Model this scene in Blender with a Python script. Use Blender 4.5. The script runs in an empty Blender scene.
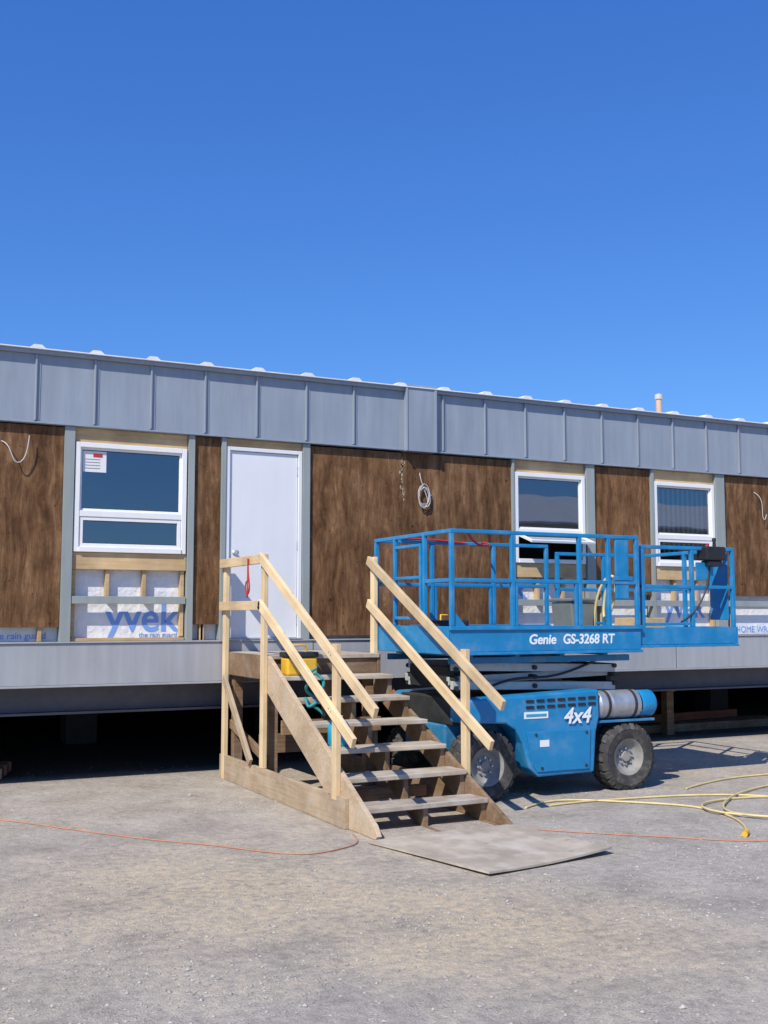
import bpy, math, random
from mathutils import Vector, Matrix
random.seed(7)
SC=bpy.context.scene; COL=SC.collection

# ------------------------------------------------------------------ materials
def new_mat(name):
    m=bpy.data.materials.new(name); m.use_nodes=True
    nt=m.node_tree; b=nt.nodes["Principled BSDF"]
    return m,nt,b
def N(nt,t,**kw):
    n=nt.nodes.new(t)
    for k,v in kw.items(): setattr(n,k,v)
    return n
def ramp(nt,stops):
    r=N(nt,"ShaderNodeValToRGB"); e=r.color_ramp.elements
    e[0].position=stops[0][0]; e[0].color=(*stops[0][1],1)
    e[1].position=stops[-1][0]; e[1].color=(*stops[-1][1],1)
    for p,c in stops[1:-1]:
        x=e.new(p); x.color=(*c,1)
    return r
def mixc(nt,fac,a,b,blend='MIX'):
    m=N(nt,"ShaderNodeMix",data_type='RGBA',blend_type=blend)
    for inp,v in ((m.inputs[0],fac),(m.inputs[6],a),(m.inputs[7],b)):
        if hasattr(v,'is_output') or isinstance(v,bpy.types.NodeSocket): nt.links.new(v,inp)
        elif isinstance(v,(int,float)): inp.default_value=v
        else: inp.default_value=(*v,1)
    return m.outputs[2]
def noise(nt,vec,scale,detail=4,rough=.55,w=None):
    n=N(nt,"ShaderNodeTexNoise"); n.inputs["Scale"].default_value=scale
    n.inputs["Detail"].default_value=detail; n.inputs["Roughness"].default_value=rough
    if w is not None:
        n.noise_dimensions='4D'; nt.links.new(w,n.inputs["W"])
    nt.links.new(vec,n.inputs["Vector"]); return n.outputs["Fac"]
def mapping(nt,vec,scale):
    m=N(nt,"ShaderNodeMapping"); m.inputs["Scale"].default_value=scale
    nt.links.new(vec,m.inputs["Vector"]); return m.outputs[0]
def bump(nt,b,h,strength=.3,dist=.01):
    n=N(nt,"ShaderNodeBump"); n.inputs["Strength"].default_value=strength; n.inputs["Distance"].default_value=dist
    nt.links.new(h,n.inputs["Height"]); nt.links.new(n.outputs[0],b.inputs["Normal"]); return n
def rnd10(nt):
    o=N(nt,"ShaderNodeObjectInfo"); m=N(nt,"ShaderNodeMath",operation='MULTIPLY'); m.inputs[1].default_value=37
    nt.links.new(o.outputs["Random"],m.inputs[0]); return o.outputs["Random"],m.outputs[0]

def plain(name,c,rough=.6,metal=0,var=.12,scale=6,dirt=None,dirtamt=.5,spec=.5,bumpamt=0):
    m,nt,b=new_mat(name)
    tc=N(nt,"ShaderNodeTexCoord").outputs["Object"]
    r,w=rnd10(nt)
    n=noise(nt,tc,scale,6,.6,w)
    lo=tuple(max(0,x*(1-var)) for x in c); hi=tuple(min(1,x*(1+var)) for x in c)
    cr=ramp(nt,[(.3,lo),(.7,hi)]); nt.links.new(n,cr.inputs[0]); col=cr.outputs[0]
    if dirt:
        n2=noise(nt,tc,scale*.6+2,8,.7,w); rr=ramp(nt,[(.5,(0,0,0)),(.72,(dirtamt,)*3)])
        nt.links.new(n2,rr.inputs[0]); col=mixc(nt,rr.outputs[0],col,dirt)
    nt.links.new(col,b.inputs["Base Color"])
    rg=ramp(nt,[(.3,(max(0,rough-.08),)*3),(.7,(min(1,rough+.1),)*3)]); nt.links.new(n,rg.inputs[0]); nt.links.new(rg.outputs[0],b.inputs["Roughness"])
    b.inputs["Metallic"].default_value=metal; b.inputs["Specular IOR Level"].default_value=spec
    if bumpamt: bump(nt,b,n,bumpamt,.01)
    return m
def wood(name,c1,c2,rough=.75,grain=(1.2,22,22),stain=None,stainamt=.5):
    m,nt,b=new_mat(name)
    tc=N(nt,"ShaderNodeTexCoord").outputs["Object"]; r,w=rnd10(nt)
    v=mapping(nt,tc,grain)
    n=noise(nt,v,2.2,6,.6,w)
    cr=ramp(nt,[(.28,c2),(.5,tuple((a+b2)/2 for a,b2 in zip(c1,c2))),(.68,c1)]); nt.links.new(n,cr.inputs[0])
    n2=noise(nt,tc,2.5,4,.6,w)
    rr=ramp(nt,[(.35,(.74,.72,.70)),(.65,(1.1,1.08,1.05))]); nt.links.new(n2,rr.inputs[0])
    col=mixc(nt,1.0,cr.outputs[0],rr.outputs[0],'MULTIPLY')
    r2=ramp(nt,[(0,(.82,.80,.78)),(1,(1.12,1.1,1.06))]); nt.links.new(r,r2.inputs[0])
    col=mixc(nt,1.0,col,r2.outputs[0],'MULTIPLY')
    vk=N(nt,"ShaderNodeTexVoronoi"); vk.inputs["Scale"].default_value=3.2
    nt.links.new(mapping(nt,tc,(1,2.2,2.2)),vk.inputs["Vector"])
    rk=ramp(nt,[(.05,(1,1,1)),(.1,(0,0,0))]); nt.links.new(vk.outputs["Distance"],rk.inputs[0])
    kk=N(nt,"ShaderNodeMath",operation='MULTIPLY'); kk.inputs[1].default_value=.6; nt.links.new(rk.outputs[0],kk.inputs[0])
    col=mixc(nt,kk.outputs[0],col,tuple(x*.35 for x in c2))
    if stain:
        n3=noise(nt,tc,5,7,.7,w); r3=ramp(nt,[(.48,(0,0,0)),(.7,(stainamt,)*3)]); nt.links.new(n3,r3.inputs[0])
        col=mixc(nt,r3.outputs[0],col,stain)
    nt.links.new(col,b.inputs["Base Color"]); b.inputs["Roughness"].default_value=rough
    b.inputs["Specular IOR Level"].default_value=.25
    bump(nt,b,n,.35,.004)
    return m
M={}
M['pine']=wood('fresh_pine',(.86,.70,.46),(.72,.54,.31),stain=(.50,.40,.28),stainamt=.4)
M['pine2']=wood('stud_pine',(.68,.52,.31),(.54,.38,.20))
M['weath']=wood('weathered_plank',(.56,.50,.42),(.36,.31,.25),stain=(.52,.50,.47),stainamt=.7)
M['weathd']=wood('old_stringer_wood',(.33,.225,.14),(.18,.115,.07),stain=(.33,.28,.23),stainamt=.5)
M['beam']=wood('ground_beam_wood',(.58,.47,.34),(.40,.30,.20),stain=(.42,.39,.34),stainamt=.65)
M['redwood']=wood('red_timber',(.22,.08,.05),(.12,.045,.03))

def plywood():
    m,nt,b=new_mat('stained_plywood')
    tc=N(nt,"ShaderNodeTexCoord").outputs["Object"]; r,w=rnd10(nt)
    # warped vertical grain: low-frequency warp + ring figure + fine fibres + knots
    nw=N(nt,"ShaderNodeTexNoise"); nw.noise_dimensions='4D'; nw.inputs["Scale"].default_value=1.5; nw.inputs["Detail"].default_value=2
    nt.links.new(mapping(nt,tc,(1.8,1.8,.8)),nw.inputs["Vector"]); nt.links.new(w,nw.inputs["W"])
    va=N(nt,"ShaderNodeVectorMath",operation='MULTIPLY_ADD'); va.inputs[1].default_value=(2.4,2.4,.6)
    nt.links.new(nw.outputs["Color"],va.inputs[0]); nt.links.new(mapping(nt,tc,(9,9,1.0)),va.inputs[2])
    n=noise(nt,va.outputs[0],1.5,10,.70,w)
    cr=ramp(nt,[(.33,(.075,.034,.015)),(.45,(.135,.068,.031)),(.55,(.195,.105,.051)),(.68,(.31,.185,.098))]); nt.links.new(n,cr.inputs[0])
    n2=noise(nt,mapping(nt,tc,(1.5,1.5,1.2)),3.4,8,.75,w)
    rr=ramp(nt,[(.36,(.66,.63,.60)),(.64,(1.28,1.26,1.22))]); nt.links.new(n2,rr.inputs[0])
    col=mixc(nt,1.0,cr.outputs[0],rr.outputs[0],'MULTIPLY')
    nf=noise(nt,mapping(nt,tc,(70,70,4)),2,5,.6,w); rf=ramp(nt,[(.3,(.74,)*3),(.7,(1.22,)*3)]); nt.links.new(nf,rf.inputs[0])
    col=mixc(nt,1.0,col,rf.outputs[0],'MULTIPLY')
    for sc,lo,hi in ((7,.06,.12),(13,.06,.13)):
        vk=N(nt,"ShaderNodeTexVoronoi"); vk.inputs["Scale"].default_value=sc
        nt.links.new(mapping(nt,tc,(1,1,.85)),vk.inputs["Vector"])
        rk=ramp(nt,[(lo,(.95,)*3),(hi,(0,0,0))]); nt.links.new(vk.outputs["Distance"],rk.inputs[0])
        rc=ramp(nt,[(.45,(0,)*3),(.5,(1,)*3)]); sp=N(nt,"ShaderNodeSeparateColor"); nt.links.new(vk.outputs["Color"],sp.inputs[0]); nt.links.new(sp.outputs[0],rc.inputs[0])
        mk=N(nt,"ShaderNodeMath",operation='MULTIPLY'); nt.links.new(rk.outputs[0],mk.inputs[0]); nt.links.new(rc.outputs[0],mk.inputs[1])
        col=mixc(nt,mk.outputs[0],col,(.024,.011,.005))
    r2=ramp(nt,[(0,(.88,.88,.88)),(1,(1.15,1.13,1.1))]); nt.links.new(r,r2.inputs[0])
    col=mixc(nt,1.0,col,r2.outputs[0],'MULTIPLY')
    nt.links.new(col,b.inputs["Base Color"]); b.inputs["Roughness"].default_value=.8; b.inputs["Specular IOR Level"].default_value=.2
    bump(nt,b,n,.35,.004); return m
M['ply']=plywood()

def metal_panel(name,c,var=.06,streak=.12,rough=.42):
    m,nt,b=new_mat(name)
    tc=N(nt,"ShaderNodeTexCoord").outputs["Object"]; r,w=rnd10(nt)
    n=noise(nt,mapping(nt,tc,(7,7,.8)),1.6,6,.6,w); n2=noise(nt,tc,1.3,3,.5,w)
    cr=ramp(nt,[(.3,tuple(x*(1-streak) for x in c)),(.7,tuple(x*(1+streak*.6) for x in c))]); nt.links.new(n,cr.inputs[0])
    rr=ramp(nt,[(.3,(1-var,)*3),(.7,(1+var,)*3)]); nt.links.new(n2,rr.inputs[0])
    col=mixc(nt,1.0,cr.outputs[0],rr.outputs[0],'MULTIPLY')
    n3=noise(nt,tc,14,8,.75,w); r3=ramp(nt,[(.6,(0,0,0)),(.8,(.3,)*3)]); nt.links.new(n3,r3.inputs[0])
    col=mixc(nt,r3.outputs[0],col,tuple(min(.6,x*1.25) for x in c))
    nt.links.new(col,b.inputs["Base Color"]); b.inputs["Roughness"].default_value=rough; b.inputs["Specular IOR Level"].default_value=.4
    bump(nt,b,n2,.6,.014); return m
M['fascia']=metal_panel('grey_blue_metal',(.285,.325,.38))
M['band']=metal_panel('grey_skirt_metal',(.37,.38,.40))
M['frame']=metal_panel('grey_channel_metal',(.30,.335,.325))
M['roof']=metal_panel('roof_sheet_metal',(.78,.79,.80),rough=.35)
M['chass']=plain('steel_beam_paint',(.10,.10,.12),.6,0,.25,5,dirt=(.15,.11,.08))
M['white']=plain('white_vinyl',(.80,.80,.79),.4,var=.03)
M['door']=metal_panel('white_door_paint',(.74,.75,.77),.03,.03)
M['blue']=plain('lift_blue_paint',(.010,.215,.46),.38,0,.14,5,dirt=(.25,.27,.28),dirtamt=.35)
M['blued']=plain('lift_blue_dusty',(.022,.19,.38),.6,0,.2,7,dirt=(.25,.25,.24),dirtamt=.6)
M['black']=plain('black_plastic',(.02,.02,.022),.5,0,.3)
M['rubber']=plain('tyre_rubber',(.045,.043,.04),.85,0,.3,12,dirt=(.22,.2,.17),dirtamt=.8,bumpamt=.4)
M['rim']=plain('dusty_wheel_rim',(.26,.25,.23),.7,0,.3,10,dirt=(.35,.32,.28),dirtamt=.7)
M['steel']=plain('galvanised_steel',(.48,.50,.52),.38,.6,.2,9,dirt=(.25,.22,.2),dirtamt=.4)
M['arm']=plain('scissor_arm_grey',(.50,.51,.49),.55,0,.2,5,dirt=(.14,.13,.11),dirtamt=.6)
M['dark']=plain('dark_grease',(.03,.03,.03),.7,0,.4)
M['letterw']=plain('white_decal',(.8,.82,.84),.5,0,.04)
M['letterb']=plain('blue_print',(.18,.33,.72),.6,0,.08)
M['yellow']=plain('yellow_plastic',(.72,.42,.03),.5,0,.12)
M['hose']=plain('yellow_hose',(.66,.53,.24),.55,0,.15)
M['orange']=plain('orange_cord',(.50,.22,.13),.6,0,.15)
M['red']=plain('red_rope',(.45,.03,.03),.7,0,.2)
M['teal']=plain('teal_hose',(.02,.22,.22),.5,0,.2)
M['cyan']=plain('cyan_plastic',(.03,.33,.50),.4,0,.12)
M['wire']=plain('white_cable',(.50,.49,.47),.5,0,.1)
M['nail']=plain('nail_steel',(.25,.22,.20),.5,0,.1)
M['bin']=plain('grey_bin_plastic',(.17,.18,.16),.6,0,.15)
M['inter']=plain('interior_wall',(.34,.32,.28),.9,0,.2,2)
M['blind']=plain('blind_fabric',(.70,.71,.66),.8,0,.08)
M['sticker']=plain('paper_label',(.75,.75,.76),.7,0,.04)
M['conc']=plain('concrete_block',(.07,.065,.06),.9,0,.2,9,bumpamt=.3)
M['pipe']=plain('vent_pipe_paint',(.60,.40,.28),.6,0,.1)
M['siding']=metal_panel('cream_siding',(.55,.52,.45))
M['caulk']=plain('sealant_smears',(.44,.33,.21),.8,0,.25,30)

def wrapmat():
    m,nt,b=new_mat('house_wrap')
    tc=N(nt,"ShaderNodeTexCoord").outputs["Object"]
    n=noise(nt,mapping(nt,tc,(3,1,3)),2.2,4,.6)
    cr=ramp(nt,[(.3,(.70,.71,.73)),(.7,(.82,.82,.82))]); nt.links.new(n,cr.inputs[0]); nt.links.new(cr.outputs[0],b.inputs["Base Color"])
    b.inputs["Roughness"].default_value=.55; bump(nt,b,n,.8,.03); return m
M['wrap']=wrapmat()
def glassmat():
    m,nt,b=new_mat('window_glass')
    nt.nodes.remove(b); out=[n for n in nt.nodes if n.type=='OUTPUT_MATERIAL'][0]
    g=N(nt,"ShaderNodeBsdfGlossy"); g.inputs["Roughness"].default_value=.012; g.inputs["Color"].default_value=(.85,.92,.96,1)
    t=N(nt,"ShaderNodeBsdfTransparent"); t.inputs["Color"].default_value=(.55,.62,.62,1)
    f=N(nt,"ShaderNodeFresnel"); f.inputs["IOR"].default_value=1.7
    mm=N(nt,"ShaderNodeMath",operation='MULTIPLY_ADD'); mm.inputs[1].default_value=1.3; mm.inputs[2].default_value=.14
    nt.links.new(f.outputs[0],mm.inputs[0])
    mx=N(nt,"ShaderNodeMixShader"); nt.links.new(mm.outputs[0],mx.inputs[0]); nt.links.new(t.outputs[0],mx.inputs[1]); nt.links.new(g.outputs[0],mx.inputs[2])
    tc=N(nt,"ShaderNodeTexCoord").outputs["Object"]; n=noise(nt,tc,1.2,2)
    bp=N(nt,"ShaderNodeBump"); bp.inputs["Strength"].default_value=.05; bp.inputs["Distance"].default_value=.02
    nt.links.new(n,bp.inputs["Height"]); nt.links.new(bp.outputs[0],g.inputs["Normal"])
    nt.links.new(mx.outputs[0],out.inputs[0]); return m
M['glass']=glassmat()

def groundmat():
    m,nt,b=new_mat('gravel_dirt')
    tc=N(nt,"ShaderNodeTexCoord").outputs["Object"]
    big=noise(nt,tc,.32,5,.6); mid=noise(nt,tc,1.7,7,.68); fine=noise(nt,tc,16,8,.72); vf=noise(nt,tc,95,5,.7)
    cr=ramp(nt,[(.30,(.325,.285,.24)),(.5,(.435,.39,.335)),(.7,(.53,.48,.415))]); nt.links.new(mid,cr.inputs[0])
    rr=ramp(nt,[(.52,(0,0,0)),(.72,(.7,)*3)]); nt.links.new(big,rr.inputs[0])
    m2=N(nt,"ShaderNodeMath",operation='MULTIPLY'); nt.links.new(rr.outputs[0],m2.inputs[0])
    r9=ramp(nt,[(.35,(0.1,)*3),(.62,(1,)*3)]); nt.links.new(fine,r9.inputs[0]); nt.links.new(r9.outputs[0],m2.inputs[1])
    col=mixc(nt,m2.outputs[0],cr.outputs[0],(.56,.46,.32))
    for (px,py,rad) in ((2.2,-4.6,1.7),(3.3,-6.0,1.2)):
        sub=N(nt,"ShaderNodeVectorMath",operation='DISTANCE'); nt.links.new(tc,sub.inputs[0]); sub.inputs[1].default_value=(px,py,0)
        ad=N(nt,"ShaderNodeMath",operation='MULTIPLY_ADD'); nt.links.new(mid,ad.inputs[0]); ad.inputs[1].default_value=-2.2*rad; nt.links.new(sub.outputs["Value"],ad.inputs[2])
        rp_=ramp(nt,[(0,(.85,)*3),(1,(0,)*3)]); mr=N(nt,"ShaderNodeMapRange"); mr.inputs[1].default_value=-rad*.9; mr.inputs[2].default_value=rad*.1
        nt.links.new(ad.outputs[0],mr.inputs[0]); nt.links.new(mr.outputs[0],rp_.inputs[0])
        mm_=N(nt,"ShaderNodeMath",operation='MULTIPLY'); nt.links.new(rp_.outputs[0],mm_.inputs[0]); nt.links.new(r9.outputs[0],mm_.inputs[1])
        col=mixc(nt,mm_.outputs[0],col,(.62,.49,.31))
    rf=ramp(nt,[(.3,(.70,.69,.68)),(.5,(.98,.98,.98)),(.72,(1.2,1.19,1.18))]); nt.links.new(fine,rf.inputs[0])
    col=mixc(nt,1.0,col,rf.outputs[0],'MULTIPLY')
    rv=ramp(nt,[(.33,(.60,.59,.58)),(.48,(.98,.98,.98)),(.7,(1.22,1.22,1.22))]); nt.links.new(vf,rv.inputs[0])
    col=mixc(nt,1.0,col,rv.outputs[0],'MULTIPLY')
    vo=N(nt,"ShaderNodeTexVoronoi"); vo.inputs["Scale"].default_value=60; nt.links.new(tc,vo.inputs["Vector"])
    rs=ramp(nt,[(.12,(1,1,1)),(.32,(0,0,0))]); nt.links.new(vo.outputs["Distance"],rs.inputs[0])
    rm=ramp(nt,[(.46,(0,0,0)),(.62,(.8,)*3)]); nt.links.new(noise(nt,tc,2.6,5,.7),rm.inputs[0])
    m3=N(nt,"ShaderNodeMath",operation='MULTIPLY'); nt.links.new(rs.outputs[0],m3.inputs[0]); nt.links.new(rm.outputs[0],m3.inputs[1])
    hs=N(nt,"ShaderNodeHueSaturation"); hs.inputs["Saturation"].default_value=.10; hs.inputs["Value"].default_value=.62
    nt.links.new(vo.outputs["Color"],hs.inputs["Color"])
    m4=N(nt,"ShaderNodeMath",operation='MULTIPLY'); nt.links.new(m3.outputs[0],m4.inputs[0]); m4.inputs[1].default_value=.5
    col=mixc(nt,m4.outputs[0],col,hs.outputs[0])
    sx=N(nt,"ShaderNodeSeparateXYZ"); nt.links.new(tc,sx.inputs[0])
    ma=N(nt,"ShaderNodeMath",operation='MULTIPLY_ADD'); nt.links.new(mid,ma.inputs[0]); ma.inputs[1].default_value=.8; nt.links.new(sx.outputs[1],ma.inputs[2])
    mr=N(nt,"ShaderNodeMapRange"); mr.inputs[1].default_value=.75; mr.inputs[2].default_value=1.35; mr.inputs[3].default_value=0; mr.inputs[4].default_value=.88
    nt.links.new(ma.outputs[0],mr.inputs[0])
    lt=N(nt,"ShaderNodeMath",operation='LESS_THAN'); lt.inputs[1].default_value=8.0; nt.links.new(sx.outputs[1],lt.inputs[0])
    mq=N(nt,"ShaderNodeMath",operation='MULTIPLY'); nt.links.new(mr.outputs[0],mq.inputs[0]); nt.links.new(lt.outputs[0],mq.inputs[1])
    col=mixc(nt,mq.outputs[0],col,(.07,.062,.055))  # shade under the building painted into the ground colour
    nt.links.new(col,b.inputs["Base Color"]); b.inputs["Roughness"].default_value=.95; b.inputs["Specular IOR Level"].default_value=.15
    a=N(nt,"ShaderNodeMath",operation='MULTIPLY_ADD'); nt.links.new(fine,a.inputs[0]); a.inputs[1].default_value=1.3
    nt.links.new(m3.outputs[0],a.inputs[2])
    a2=N(nt,"ShaderNodeMath",operation='MULTIPLY_ADD'); nt.links.new(vf,a2.inputs[0]); a2.inputs[1].default_value=.5; nt.links.new(a.outputs[0],a2.inputs[2])
    a3=N(nt,"ShaderNodeMath",operation='MULTIPLY_ADD'); nt.links.new(mid,a3.inputs[0]); a3.inputs[1].default_value=3.0; nt.links.new(a2.outputs[0],a3.inputs[2])
    bump(nt,b,a3.outputs[0],.75,.017); return m
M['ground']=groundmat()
def stonemat():
    m,nt,b=new_mat('pebble_stone')
    tc=N(nt,"ShaderNodeTexCoord").outputs["Object"]
    n=noise(nt,tc,30,2,.8); cr=ramp(nt,[(.32,(.22,.20,.175)),(.5,(.37,.34,.30)),(.68,(.52,.49,.44))]); nt.links.new(n,cr.inputs[0])
    nt.links.new(cr.outputs[0],b.inputs["Base Color"]); b.inputs["Roughness"].default_value=.9; return m
M['stone']=stonemat()

# ------------------------------------------------------------------ geometry helpers
def link(o,parent=None):
    COL.objects.link(o)
    if parent is not None: o.parent=parent
    return o
def empty(name,loc=(0,0,0)):
    e=bpy.data.objects.new(name,None); e.location=(0,0,0); COL.objects.link(e); return e
def mesh_obj(name,verts,faces,mat,parent=None,smooth=False,bevel=0):
    me=bpy.data.meshes.new(name); me.from_pydata(verts,[],faces); me.update()
    if smooth:
        for p in me.polygons: p.use_smooth=True
    me.materials.append(M[mat] if isinstance(mat,str) else mat)
    o=bpy.data.objects.new(name,me); link(o,parent)
    if bevel:
        b=o.modifiers.new("b",'BEVEL'); b.width=bevel; b.segments=2; b.limit_method='ANGLE'
    return o
def cubev(hx,hy,hz):
    v=[(sx*hx,sy*hy,sz*hz) for sx in(-1,1) for sy in(-1,1) for sz in(-1,1)]
    f=[(0,1,3,2),(4,6,7,5),(0,4,5,1),(2,3,7,6),(0,2,6,4),(1,5,7,3)]
    return v,f
def box(name,x0,x1,y0,y1,z0,z1,mat,parent=None,bevel=.003):
    v,f=cubev(abs(x1-x0)/2,abs(y1-y0)/2,abs(z1-z0)/2)
    o=mesh_obj(name,v,f,mat,parent,bevel=bevel); o.location=((x0+x1)/2,(y0+y1)/2,(z0+z1)/2); return o
def beam(name,p,q,wy,wz,mat,parent=None,bevel=.003,up=(0,0,1)):
    p=Vector(p);q=Vector(q);d=q-p;L=d.length;x=d.normalized();u=Vector(up)
    if abs(x.dot(u))>.999: u=Vector((0,1,0))
    y=u.cross(x).normalized(); z=x.cross(y)
    v,f=cubev(L/2,wy/2,wz/2); o=mesh_obj(name,v,f,mat,parent,bevel=bevel)
    mt=Matrix((x,y,z)).transposed().to_4x4(); mt.translation=(p+q)/2; o.matrix_local=mt; return o
def tubep(name,pts,r,mat,parent=None,cyclic=False,smooth=True,res=3):
    cu=bpy.data.curves.new(name,'CURVE'); cu.dimensions='3D'; cu.bevel_depth=r; cu.bevel_resolution=res; cu.use_fill_caps=True
    if smooth and len(pts)>2:
        s=cu.splines.new('NURBS'); s.points.add(len(pts)-1); s.order_u=4; s.use_endpoint_u=not cyclic; s.use_cyclic_u=cyclic; s.resolution_u=6
    else:
        s=cu.splines.new('POLY'); s.points.add(len(pts)-1); s.use_cyclic_u=cyclic
    for i,p in enumerate(pts): s.points[i].co=(*p,1)
    cu.materials.append(M[mat]); o=bpy.data.objects.new(name,cu); link(o,parent); return o
def lathe(name,prof,axis_o,mat,parent=None,n=40,axis='Y'):
    v=[];f=[]
    for i in range(n):
        a=2*math.pi*i/n
        for r,t in prof:
            if axis=='Y': v.append((r*math.cos(a),t,r*math.sin(a)))
            elif axis=='X': v.append((t,r*math.cos(a),r*math.sin(a)))
            else: v.append((r*math.cos(a),r*math.sin(a),t))
    k=len(prof)
    for i in range(n):
        j=(i+1)%n
        for s in range(k-1): f.append((i*k+s,i*k+s+1,j*k+s+1,j*k+s))
    o=mesh_obj(name,v,f,mat,parent,smooth=True); o.location=axis_o
    e=o.modifiers.new("e",'EDGE_SPLIT'); e.split_angle=math.radians(35)
    return o
def prism(name,poly,y0,y1,mat,parent=None,bevel=.012):
    n=len(poly); v=[(x,y0,z) for x,z in poly]+[(x,y1,z) for x,z in poly]
    f=[tuple(range(n)),tuple(range(2*n-1,n-1,-1))]+[(i,i+n,(i+1)%n+n,(i+1)%n) for i in range(n)]
    return mesh_obj(name,v,f,mat,parent,bevel=bevel)
def prismX(name,poly,x0,x1,mat,parent=None,bevel=.003):
    n=len(poly); v=[(x0,y,z) for y,z in poly]+[(x1,y,z) for y,z in poly]
    f=[tuple(range(n-1,-1,-1)),tuple(range(n,2*n))]+[(i,(i+1)%n,(i+1)%n+n,i+n) for i in range(n)]
    return mesh_obj(name,v,f,mat,parent,bevel=bevel)
def text(name,s,x,y,z,size,mat,parent,ext=.001,shear=0,wscale=1,bold=0):
    cu=bpy.data.curves.new(name,'FONT'); cu.body=s; cu.size=size; cu.extrude=ext; cu.shear=shear; cu.offset=bold
    cu.materials.append(M[mat]); o=bpy.data.objects.new(name,cu); link(o,parent)
    o.location=(x,y,z); o.rotation_euler=(math.radians(90),0,0); o.scale=(wscale,1,1); return o

# ------------------------------------------------------------------ ground
S=900
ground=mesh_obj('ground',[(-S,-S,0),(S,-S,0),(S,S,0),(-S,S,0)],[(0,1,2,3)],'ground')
V=[];Fc=[]
def pebble(x,y,s):
    b=len(V); a=random.uniform(0,6.28); ca,sa=math.cos(a),math.sin(a)
    sx=s*random.uniform(.7,1.3); sy=s*random.uniform(.6,1.); sz=s*random.uniform(.35,.65)
    for (px,py,pz) in ((1,.15,0),(.3,1,.1),(-.9,.35,-.1),(-.5,-.9,.1),(.55,-.8,0),(.1,.0,1),(-.25,.1,.8),(0,0,-1)):
        px+=random.uniform(-.2,.2);py+=random.uniform(-.2,.2)
        V.append((x+(px*sx)*ca-(py*sy)*sa,y+(px*sx)*sa+(py*sy)*ca,sz*.25+pz*sz))
    for t in ((0,1,5),(1,6,5),(1,2,6),(2,3,6),(3,5,6),(3,4,5),(4,0,5),(1,0,7),(2,1,7),(3,2,7),(4,3,7),(0,4,7)):
        Fc.append(tuple(b+i for i in t))
clusters=[(random.uniform(-1,9),random.uniform(-9.5,0),random.uniform(.2,1.0)) for _ in range(70)]
cnt=0
while cnt<30000:
    q=random.random()
    if q<.6:
        c=random.choice(clusters); x=random.gauss(c[0],c[2]); y=random.gauss(c[1],c[2]*.6)
    elif q<.8:
        x=random.uniform(-.5,6.5); y=random.uniform(-9,-4.5)
    else: x=random.uniform(-3,14); y=random.uniform(-10.3,1.5)
    if y>1.5 or y<-10.4 or x>15 or x<-4: continue
    if 3.45<x<4.95 and -5<y<-3.4: continue
    s=.0025+.0035*random.random()+ (.010*random.random()**4)+(.016*random.random() if random.random()<.006 else 0)
    pebble(x,y,s); cnt+=1
mesh_obj('gravel',V,Fc,'stone')

# ------------------------------------------------------------------ modular building
B=empty('modular_building')
XL,XR=-6.0,22.0
box('floor_slab',XL,XR,.03,8,.97,1.37,'chass',B)
box('skirt_band',XL,XR,-.015,.028,.975,1.375,'band',B,.004)
box('skirt_top_flange',XL,XR,-.03,.03,1.3765,1.392,'band',B)
box('skirt_bottom_flange',XL,XR,-.03,.06,.955,.9735,'band',B)
for x in (-2.4,1.2,4.6,5.9,9.6,13.2): box('skirt_joint',x,x+.006,-.0175,-.0152,.978,1.372,'dark',B,0)
box('chassis_web',XL,XR,.30,.32,.70,.966,'chass',B)
box('chassis_flange',XL,XR,.22,.40,.675,.699,'chass',B)
box('rear_light_block',XL,XR,7.95,8.0,0,.96,'dark',B)  # added near-black board, blocks light from the far side under the floor
box('rear_wall',XL,XR,8.0,8.05,0,4.3,'band',B)
box('end_wall',XL-.06,XL-.001,-.0,8.04,0,4.2,'band',B)
box('end_wall',XR+.001,XR+.06,-.0,8.04,0,4.2,'band',B)
box('ceiling',XL,XR,.1,7.99,3.55,3.6,'inter',B)
box('interior_back_wall',XL,XR,4.0,4.05,1.38,3.54,'inter',B)
for i,x in enumerate([-5,-2.6,.2,2.9,5.6,8.3,11,13.7,16.4,19,21.5]):
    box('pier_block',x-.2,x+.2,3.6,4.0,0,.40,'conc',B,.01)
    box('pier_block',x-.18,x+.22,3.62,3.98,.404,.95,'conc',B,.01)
    box('cross_beam',x+.6,x+.72,.45,7.9,.74,.96,'chass',B)
fz0,fz1=3.53,4.19
def fasc(x0,x1):
    box('fascia_panel',x0,x1,-.02,.06,fz0,fz1,'fascia',B,.002)
seams=[1.656+.5685*k for k in range(-13,36)]
seams=[s for s in seams if XL<s<XR]
edges=[XL]+seams+[XR]
for a,b in zip(edges[:-1],edges[1:]):
    if a<5.70<b:
        fasc(a,5.70)
        if b>6.09: fasc(6.09,b)
        continue
    if a<6.09<b: fasc(6.09,b); continue
    fasc(a+.0005,b-.0005)
box('fascia_pilaster',5.70,6.09,-.085,.06,fz0-.03,4.265,'fascia',B,.004)
box('pilaster_trim',5.695,5.72,-.095,-.086,fz0-.03,4.26,'fascia',B)
box('pilaster_trim',6.065,6.095,-.095,-.086,fz0-.03,4.26,'fascia',B)
for s in seams:
    if 5.62<s<6.16: continue
    box('standing_seam',s-.009,s+.009,-.047,-.0205,fz0+.004,fz1-.002,'fascia',B,.003)
    box('seam_foot',s+.010,s+.045,-.026,-.0205,fz0+.004,fz1-.002,'fascia',B,.001)
box('drip_trim',XL,5.699,-.040,.04,fz0-.022,fz0-.002,'fascia',B)
box('drip_trim',6.091,XR,-.040,.04,fz0-.022,fz0-.002,'fascia',B)
for x0,x1 in((XL,5.699),(6.091,XR)):
    box('eave_trim',x0,x1,-.060,.04,4.191,4.228,'fascia',B,.004)
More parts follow.
